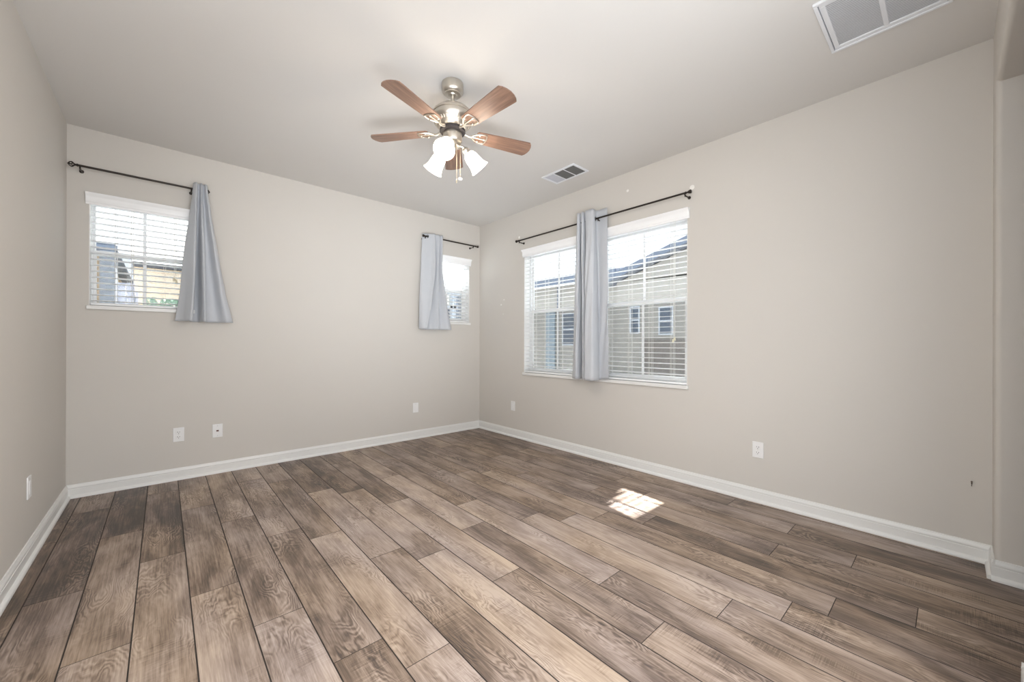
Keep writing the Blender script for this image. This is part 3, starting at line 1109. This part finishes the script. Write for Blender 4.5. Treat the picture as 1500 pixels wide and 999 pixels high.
b = MB()
b.lathe([(.004, 0), (.004, .0012), (.0016, .0014), (.0016, .018)], 10, (-0.018, -4.399, .416), Matrix.Rotation(pi / 2, 3, 'Y'))
b.tube([(-.012, -4.399, .416), (-.016, -4.399, .405), (-.013, -4.399, .392)], .0025, 8)
tag(b.build('picture_nail', M['nail']), 'tiny bare metal nail low on the right wall beside the opening', 'nail')

# ------------------------------------------------------------------ ceiling register and return grille
def make_register():
    x0, x1, y0, y1 = -0.522, -0.302, -2.085, -1.687
    root = empty('ceiling_register', ((x0 + x1) / 2, (y0 + y1) / 2, H))
    tag(root, 'small white three-panel air register in the ceiling near the right wall', 'air vent')
    b = MB()
    z0, z1 = H - .010, H
    m = .022
    secs = []
    L_ = y1 - y0
    yb_ = [y0 + m, y0 + m + (L_ - 2 * m - .024) / 3, 0, 0, 0, 0]
    s = (L_ - 2 * m - .024) / 3
    edges = [(y0 + m + k * (s + .012), y0 + m + k * (s + .012) + s) for k in range(3)]
    b.box(x0, x0 + m, y0, y1, z0, z1)
    b.box(x1 - m, x1, y0, y1, z0, z1)
    b.box(x0 + m, x1 - m, y0, y0 + m, z0, z1)
    b.box(x0 + m, x1 - m, y1 - m, y1, z0, z1)
    for k in range(2):
        b.box(x0 + m, x1 - m, edges[k][1], edges[k + 1][0], z0 + .001, z1)
    b.build('frame', M['vent_white'], root, .003)
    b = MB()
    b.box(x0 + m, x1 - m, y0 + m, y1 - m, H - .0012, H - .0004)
    b.build('duct_shade_sheet', M['vent_dark'], root)  # dark sheet stands in for the shade inside the duct
    for k, (a, c) in enumerate(edges):
        b = MB()
        n = 11 if k < 2 else 12
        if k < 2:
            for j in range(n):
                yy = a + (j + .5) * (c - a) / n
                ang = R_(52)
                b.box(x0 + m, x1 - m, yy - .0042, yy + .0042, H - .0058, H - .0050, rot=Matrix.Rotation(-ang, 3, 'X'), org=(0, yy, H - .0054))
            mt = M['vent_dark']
            mt = M['vent_grey'] if False else shaded_louver
        else:
            for j in range(n):
                xx = x0 + m + (j + .5) * (x1 - x0 - 2 * m) / n
                b.box(xx - .0074, xx + .0074, a, c, H - .0058, H - .0050, rot=Matrix.Rotation(R_(6), 3, 'Y'), org=(xx, 0, H - .0054))
            mt = M['vent_grey']
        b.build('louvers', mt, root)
shaded_louver = simple('shade_dark_louver', srgb(104, 104, 102), 0.6)  # darker louver copy: shade of the open duct put into the colour
make_register()

def make_return():
    x0, x1, y0, y1 = -0.945, -0.500, -4.330, -3.885
    root = empty('return_grille', ((x0 + x1) / 2, (y0 + y1) / 2, H))
    tag(root, 'large square white return air grille in the ceiling by the opening', 'air vent')
    b = MB()
    m = .016
    z0 = H - .014
    b.box(x0, x0 + m, y0, y1, z0, H)
    b.box(x1 - m, x1, y0, y1, z0, H)
    b.box(x0 + m, x1 - m, y0, y0 + m, z0, H)
    b.box(x0 + m, x1 - m, y1 - m, y1, z0, H)
    b.build('frame', M['vent_white'], root, .003)
    b = MB()
    p0, p1, q0, q1 = x0 + m + .002, x1 - m - .002, y0 + m + .002, y1 - m - .003
    bd = .022
    ym = (q0 + q1) / 2
    b.box(p0, p0 + bd, q0, q1, H - .010, H - .002)
    b.box(p1 - bd, p1, q0, q1, H - .010, H - .002)
    b.box(p0 + bd, p1 - bd, q0, q0 + bd, H - .010, H - .002)
    b.box(p0 + bd, p1 - bd, q1 - bd, q1, H - .010, H - .002)
    b.box(p0 + bd, p1 - bd, ym - .010, ym + .010, H - .010, H - .002)
    door = b.build('grille_door', M['vent_white'], root, .002)
    b = MB()
    n = 30
    for j in range(n):
        xx = p0 + bd + (j + .5) * (p1 - p0 - 2 * bd) / n
        for a, c in ((q0 + bd, ym - .010), (ym + .010, q1 - bd)):
            b.box(xx - .0056, xx + .0056, a, c, H - .0064, H - .0056, rot=Matrix.Rotation(R_(-14), 3, 'Y'), org=(xx, 0, H - .0061))
    b.build('louvers', M['vent_white'], door)
    b = MB()
    b.box(x0 + m, x1 - m, y0 + m, y1 - m, H - .0012, H - .0004)
    b.build('filter', M['filter'], root)
make_return()

# ------------------------------------------------------------------ ceiling fan
def make_fan():
    FX, FY = -1.889, -2.268
    root = empty('ceiling_fan', (FX, FY, H))
    tag(root, 'brushed nickel ceiling fan with five brown blades and three lit glass shades', 'ceiling fan')
    org = (FX, FY, 0)
    nk = M['nickel']
    MB().lathe([(.063, 2.74), (.065, 2.738), (.065, 2.694), (.062, 2.684), (.055, 2.677), (.050, 2.674), (.049, 2.670), (.030, 2.668), (.026, 2.662), (.014, 2.660)], 40, org).build('canopy', nk, root)
    MB().lathe([(.011, 2.67), (.011, 2.603), (.016, 2.602), (.020, 2.597), (.020, 2.588)], 24, org).build('downrod', nk, root)
    # motor housing
    mo = MB().lathe([(.018, 2.594), (.050, 2.592), (.078, 2.586), (.102, 2.574), (.116, 2.560), (.122, 2.548), (.121, 2.543),
                     (.117, 2.541), (.117, 2.537), (.122, 2.535), (.123, 2.520), (.118, 2.505), (.108, 2.492), (.101, 2.487),
                     (.098, 2.484), (.092, 2.470), (.080, 2.458), (.070, 2.455), (.045, 2.455)], 56, org).build('motor_housing', nk, root)
    b = MB()
    for k in range(40):
        a = 2 * pi * k / 40
        M3 = Matrix.Rotation(a, 3, 'Z')
        o = Vector(org) + M3 @ Vector((.1035, 0, 2.4895))
        b.box(o.x - .004, o.x + .004, o.y - .0045, o.y + .0045, o.z - .010, o.z + .010, rot=M3 @ Matrix.Rotation(R_(38), 3, 'Y'), org=o)
    b.build('vent_ring', nk, mo, .001)
    MB().lathe([(.075, 2.456), (.078, 2.453), (.078, 2.440), (.072, 2.436), (.040, 2.436)], 40, org).build('flywheel', M['slot'], root)
    MB().lathe([(.040, 2.437), (.056, 2.435), (.058, 2.430), (.058, 2.386), (.054, 2.378), (.036, 2.372), (.036, 2.366), (.044, 2.360),
                (.044, 2.352), (.030, 2.344), (.012, 2.340), (.010, 2.334), (.006, 2.330)], 40, org).build('switch_housing', nk, root)
    # blades
    zb = 2.446
    for ang in (56.0, 128.1, 199.6, 271.5, 343.5):
        A = Matrix.Rotation(R_(ang), 3, 'Z')
        pitch = Matrix.Rotation(R_(-10.5), 3, 'X')
        def T(x, y, z):
            q = pitch @ Vector((0, y, z))
            return Vector((FX, FY, zb)) + A @ Vector((x, q.y, q.z))
        # outline in blade space: narrow root, wider shoulder, shallow arched tip with clipped corners
        half = [(.150, .040), (.158, .048), (.20, .0515), (.30, .057), (.40, .0615), (.478, .065), (.505, .0655), (.518, .050), (.527, .028), (.531, 0)]
        outl = half + [(x, -y) for x, y in half[-2::-1]]
        b = MB()
        th = .003
        top = [b.bm.verts.new((x, y, th)) for x, y in outl]
        bot = [b.bm.verts.new((x, y, -th)) for x, y in outl]
        b.bm.faces.new(top)
        b.bm.faces.new(bot[::-1])
        n = len(outl)
        for i in range(n):
            b.bm.faces.new((top[i], bot[i], bot[(i + 1) % n], top[(i + 1) % n]))
        bl = b.build('blade', M['blade'], None)
        Mx = (Matrix.Translation((FX, FY, zb)) @ A.to_4x4() @ pitch.to_4x4())
        bl.parent = root
        bl.matrix_parent_inverse = root.matrix_basis.inverted()
        bl.matrix_basis = Mx
        # blade iron: arm from the flywheel, open trapezoid plate with screws under the blade
        b = MB()
        zz = -.006
        def loc(x, y, z):
            return Vector((x, y, z))
        b.tube([loc(.060, 0, .004), loc(.085, 0, -.004), loc(.105, 0, zz - .004), loc(.125, 0, zz)], [.009, .0085, .0075, .007], 10)
        for s in (-1, 1):
            b.tube([loc(.118, 0, zz), loc(.135, s * .018, zz), loc(.165, s * .036, zz), loc(.200, s * .040, zz), loc(.214, s * .036, zz)], .0046, 8)
        b.tube([loc(.212, -.037, zz), loc(.219, 0, zz), loc(.212, .037, zz)], .0046, 8)
        b.tube([loc(.122, 0, zz), loc(.170, 0, zz), loc(.217, 0, zz)], .0042, 8)
        for x, y in ((.168, .030), (.168, -.030), (.205, 0)):
            b.lathe([(.007, zz + .003), (.0075, zz - .004), (.0045, zz - .008), (.0015, zz - .009)], 12, (x, y, 0))
        iron = b.build('blade_iron', nk, None)
        iron.parent = bl
    # lamp arms, sockets and shades
    for ang in (-18.0, 102.0, 222.0):
        A = Matrix.Rotation(R_(ang), 3, 'Z')
        tilt = R_(44)                                  # shade axis from straight down
        ax = A @ Vector((sin(tilt), 0, -cos(tilt)))
        q = ax.to_track_quat('Z', 'Y').to_matrix()
        p0 = Vector((FX, FY, 2.366)) + A @ Vector((.040, 0, 0))
        p1 = Vector((FX, FY, 2.362)) + A @ Vector((.066, 0, 0))
        s0 = Vector((FX, FY, 2.352)) + A @ Vector((.078, 0, 0))
        b = MB()
        b.tube([p0, p1, s0], [.009, .0085, .010], 12)
        arm = b.build('lamp_arm', nk, root)
        b = MB()
        b.lathe([(.010, -.008), (.019, -.002), (.022, .004), (.022, .020), (.027, .024), (.0285, .032), (.0255, .034)], 24, s0, q)
        b.build('socket', nk, arm)
        b = MB()
        prof = [(.020, .026), (.026, .028), (.0335, .038), (.040, .054), (.0435, .072), (.045, .092), (.048, .112), (.054, .130), (.062, .144),
                (.060, .1445), (.052, .130), (.046, .112), (.043, .092), (.0415, .072), (.038, .054), (.0315, .039), (.022, .030)]
        b.lathe(prof, 36, s0, q, caps=False)
        sh = b.build('lamp_shade', M['shade'], root)
        b = MB()
        b.lathe([(.010, .024), (.012, .034), (.020, .052), (.025, .070), (.024, .084), (.016, .096), (.005, .101)], 18, s0, q)
        b.build('bulb', M['bulb'], sh)
        ld = bpy.data.lights.new('bulb_light', 'POINT')
        ld.energy = BULB_POWER
        ld.color = (1.0, 0.88, 0.74)
        ld.shadow_soft_size = .03
        lo = bpy.data.objects.new('bulb_light', ld)
        col.objects.link(lo)
        lo.location = s0 + ax * .118
        lo.parent = root
        lo.matrix_parent_inverse = root.matrix_basis.inverted()
    # pull chains
    for dx, dy, z0, z1, knob in ((.030, -.040, 2.375, 2.150, True), (-.006, -.056, 2.382, 2.128, False)):
        b = MB()
        px, py = FX + dx, FY + dy
        b.tube([(px, py, z0), (px, py, z1)], .0010, 6)
        z = z0
        while z > z1:
            b.lathe([(.0004, -.0017), (.0017, -.0008), (.0017, .0008), (.0004, .0017)], 6, (px, py, z))
            z -= .0062
        ch = b.build('pull_chain', M['chain'], root)
        b = MB()
        if knob:
            b.lathe([(.002, .012), (.005, .009), (.0125, .004), (.014, -.001), (.011, -.007), (.004, -.009)], 20, (px, py, z1))
            b.build('pull_knob', M['knob'], ch)
        else:
            b.lathe([(.0015, .008), (.0038, .004), (.0045, -.012), (.0025, -.018)], 14, (px, py, z1))
            b.build('pull_knob', M['chain'], ch)
make_fan()

# ------------------------------------------------------------------ outside
b = MB()
b.box(-40, 40, 0.4, 60, -0.4, -0.15)
b.box(0.4, 40, -40, 0.4, -0.4, -0.15)
structure(b.build('ground', M['ground']), 'pale concrete side yard')

def house_window(root, wallname, x, y0, y1, z0, z1, rows=2):
    """window on a wall facing -x"""
    b = MB()
    t = .04
    for a, c, e, f in ((y0, y0 + t, z0, z1), (y1 - t, y1, z0, z1), (y0 + t, y1 - t, z0, z0 + t), (y0 + t, y1 - t, z1 - t, z1)):
        b.box(x - .03, x, a, c, e, f)
    for k in range(1, rows):
        zz = z0 + (z1 - z0) * k / rows
        b.box(x - .028, x - .005, y0 + t, y1 - t, zz - .02, zz + .02)
    w = b.build('window', M['house_trim'], root, .004)
    b = MB()
    b.box(x - .012, x - .004, y0 + t, y1 - t, z0 + t, z1 - t)
    b.build('pane', M['dark_glass'], w)

def neighbour_house():
    X = 7.0
    root = empty('neighbour_house', (X, 1.0, -0.15))
    tag(root, 'beige single-storey house with a gabled roof across the side yard', 'house')
    b = MB()
    b.box(X, X + 9, -6.2, 2.5, -.15, 3.0)
    b.box(X + .25, X + 9, 2.5, 8.0, -.15, 3.2)
    b.build('wall', M['stucco'], root)
    b = MB()
    b.prism([(2.5, 3.0), (-1.6, 4.26), (-6.2, 2.85)], 'x', X, X + 9)
    b.build('gable', M['stucco'], root)
    b = MB()     # gable roof slabs
    for (ya, za), (yb, zb) in (((2.85, 2.93), (-1.6, 4.29)), ((-1.6, 4.29), (-6.6, 2.77))):
        b.prism([(ya, za), (yb, zb), (yb, zb + .14), (ya, za + .14)], 'x', X - .35, X + 9.3)
    b.build('gable_roof', M['roof'], root)
    b = MB()     # main roof: eave along the facade
    b.prism([(X - .30, 3.22), (X + 5, 4.35), (X + 5, 4.5), (X - .30, 3.38)], 'y', 2.35, 8.4)
    b.build('eave_roof', M['roof'], root)
    b = MB()
    b.box(X - .34, X - .28, 2.35, 8.4, 3.16, 3.42)
    b.prism([(2.88, 2.90), (-1.6, 4.27), (-6.6, 2.74), (-6.6, 2.92), (-1.6, 4.45), (2.88, 3.08)], 'x', X - .39, X - .33)
    b.build('fascia', M['fascia'], root)
    b = MB()
    b.box(X - .05, X, -6.2, 1.55, -.15, 1.28)
    b.build('wainscot', M['stone'], root)
    house_window(root, 'wall', X, 1.72, 2.04, 1.45, 2.25)
    house_window(root, 'wall', X, 0.72, 1.14, 1.40, 2.18)
    house_window(root, 'wall', X + .25, 4.05, 4.90, 1.10, 2.22)
    b = MB()
    b.box(X + .19, X + .25, 5.22, 5.66, .1, 2.28)
    b.build('side_door', M['pale_blue'], root, .01)
    b = MB()
    b.tube([(X + .18, 5.05, 3.15), (X + .18, 5.05, .0)], .04, 10)
    b.build('downspout', M['fascia'], root)
neighbour_house()

def rear_house():
    root = empty('cream_house', (-1.0, 13.0, -0.15))
    tag(root, 'cream stucco house far beyond the fence behind the small windows', 'house')
    b = MB()
    b.box(-3.9, 3.0, 13.0, 20.0, -.15, 3.55)
    b.build('wall', M['stucco_cream'], root)
    b = MB()
    b.prism([(12.5, 3.5), (16.5, 4.3), (20.5, 3.5), (20.5, 3.65), (16.5, 4.45), (12.5, 3.65)], 'x', -4.3, 3.4)
    b.build('roof', M['roof'], root)
    root2 = empty('tan_house', (-5.5, 6.0, -0.15))
    tag(root2, 'tan stucco house corner with a grey-blue pier outside the left window', 'house')
    b = MB()
    b.box(-9.0, -4.05, 6.0, 11.0, -.15, 2.80)
    b.build('wall', M['stucco_tan'], root2)
    b = MB()
    b.box(-4.06, -3.86, 5.9, 6.4, -.15, 2.80)
    b.build('pier', M['grey_door'], root2)
    b = MB()
    b.box(-9.2, -3.82, 5.7, 11.2, 2.80, 2.88)
    b.prism([(5.6, 2.88), (8.5, 4.7), (11.3, 2.88)], 'x', -9.2, -3.84)
    b.build('roof', M['fascia'], root2)
    b = MB()
    for k in range(2):
        b.box(-3.85 + k * .125, -3.735 + k * .125, 6.02, 6.06, -.15, 2.26)
    b.box(-3.85, -3.60, 6.06, 6.10, 1.9, 2.0)
    b.box(-3.60, -3.56, 6.0, 6.08, -.15, 2.10)
    tag(b.build('gate_panel', M['lilac']), 'pale lavender vinyl gate panel beside the grey-blue pier', 'gate')
rear_house()

def leafy(name, cen, rad, n, size, m, label, cat, trunk=None, parent_kind=None):
    rnd = random.Random(hash(name) % 1000 if False else len(label))
    root = empty(name, (cen[0], cen[1], -0.15))
    tag(root, label, cat)
    b = MB()
    for _ in range(n):
        while True:
            u = Vector((rnd.uniform(-1, 1), rnd.uniform(-1, 1), rnd.uniform(-1, 1)))
            if cat == 'hedge' or u.length < 1:
                break
        p = Vector(cen) + Vector((u.x * rad[0], u.y * rad[1], u.z * rad[2]))
        e = Euler((rnd.uniform(0, 6.3), rnd.uniform(0, 6.3), rnd.uniform(0, 6.3))).to_matrix()
        s = size * rnd.uniform(.6, 1.3)
        b.quad([p + e @ Vector(v) * s for v in ((-1, 0, 0), (0, -.45, .1), (1, 0, 0), (0, .45, .1))])
    b.build('foliage', m, root)
    b = MB()
    if trunk:
        b.tube([(cen[0], cen[1], -.15), (cen[0] + .04, cen[1], cen[2] * .5), (cen[0], cen[1], cen[2] + .2)], [.07, .055, .03], 8)
    else:
        for k in range(5):
            xx = cen[0] + (k - 2) / 2.5 * rad[0]
            b.tube([(xx, cen[1], -.15), (xx, cen[1], cen[2])], .02, 6)
    b.build('trunk' if trunk else 'stem', M['bark'], root)
leafy('clipped_hedge', (-3.16, 6.4, 0.98), (.34, .22, 1.06), 2600, .05, M['leaf2'], 'clipped green hedge outside the far wall\'s left window', 'hedge')
leafy('yard_tree', (3.05, 6.6, 2.45), (.35, .45, .42), 900, .06, M['leaf'], 'small green tree outside the window by the corner', 'tree', True)

# rail fence with pale posts outside the window by the corner
root = empty('patio_screen', (3.3, 6.0, -0.15))
tag(root, 'pale patio screen of posts and a rail outside the window by the corner', 'screen')
b = MB()
for x in (3.37, 3.50):
    b.box(x - .04, x + .04, 6.0, 6.08, -.15, 2.62)
b.build('post', M['house_trim'], root)
b = MB()
b.box(3.60, 3.72, 5.98, 6.10, -.15, 2.66)
b.build('corner_post', M['grey_door'], root)
b = MB()
b.box(2.7, 3.6, 6.0, 6.05, 2.24, 2.32)
b.box(2.7, 3.72, 5.98, 6.06, 2.62, 2.70)
b.build('rail', M['house_trim'], root)
b = MB()
b.box(2.7, 3.33, 6.01, 6.04, -.15, 2.2)
b.build('dark_panel', M['fascia'], root)

# added sun blocker out of view; its sloping top trims the floor sun patch
root = empty('sun_blocker', (-1.9, 3.6, -0.15))
tag(root, 'added out-of-view sun blocker shaped like a low-pitched roof on posts', 'sun blocker')
b = MB()
b.prism([(0.30, 3.05), (0.30, 3.575), (-4.40, 4.675), (-4.40, 3.05)], 'y', 2.50, 2.60)
b.build('blocker_board', M['house_trim'], root)
b = MB()
b.prism([(0.36, 3.46), (0.36, 3.56), (-4.46, 4.69), (-4.46, 4.59)], 'y', 2.60, 4.7)
b.build('roof', M['roof'], root)
for x in (-4.25, -1.70, 0.20):
    for y in (2.62, 4.5):
        b = MB()
        b.box(x - .06, x + .06, y - .06, y + .06, -.15, 3.10 if y < 3 else 3.45 + (0.2 - x) * .234)
        b.build('post', M['house_trim'], root)
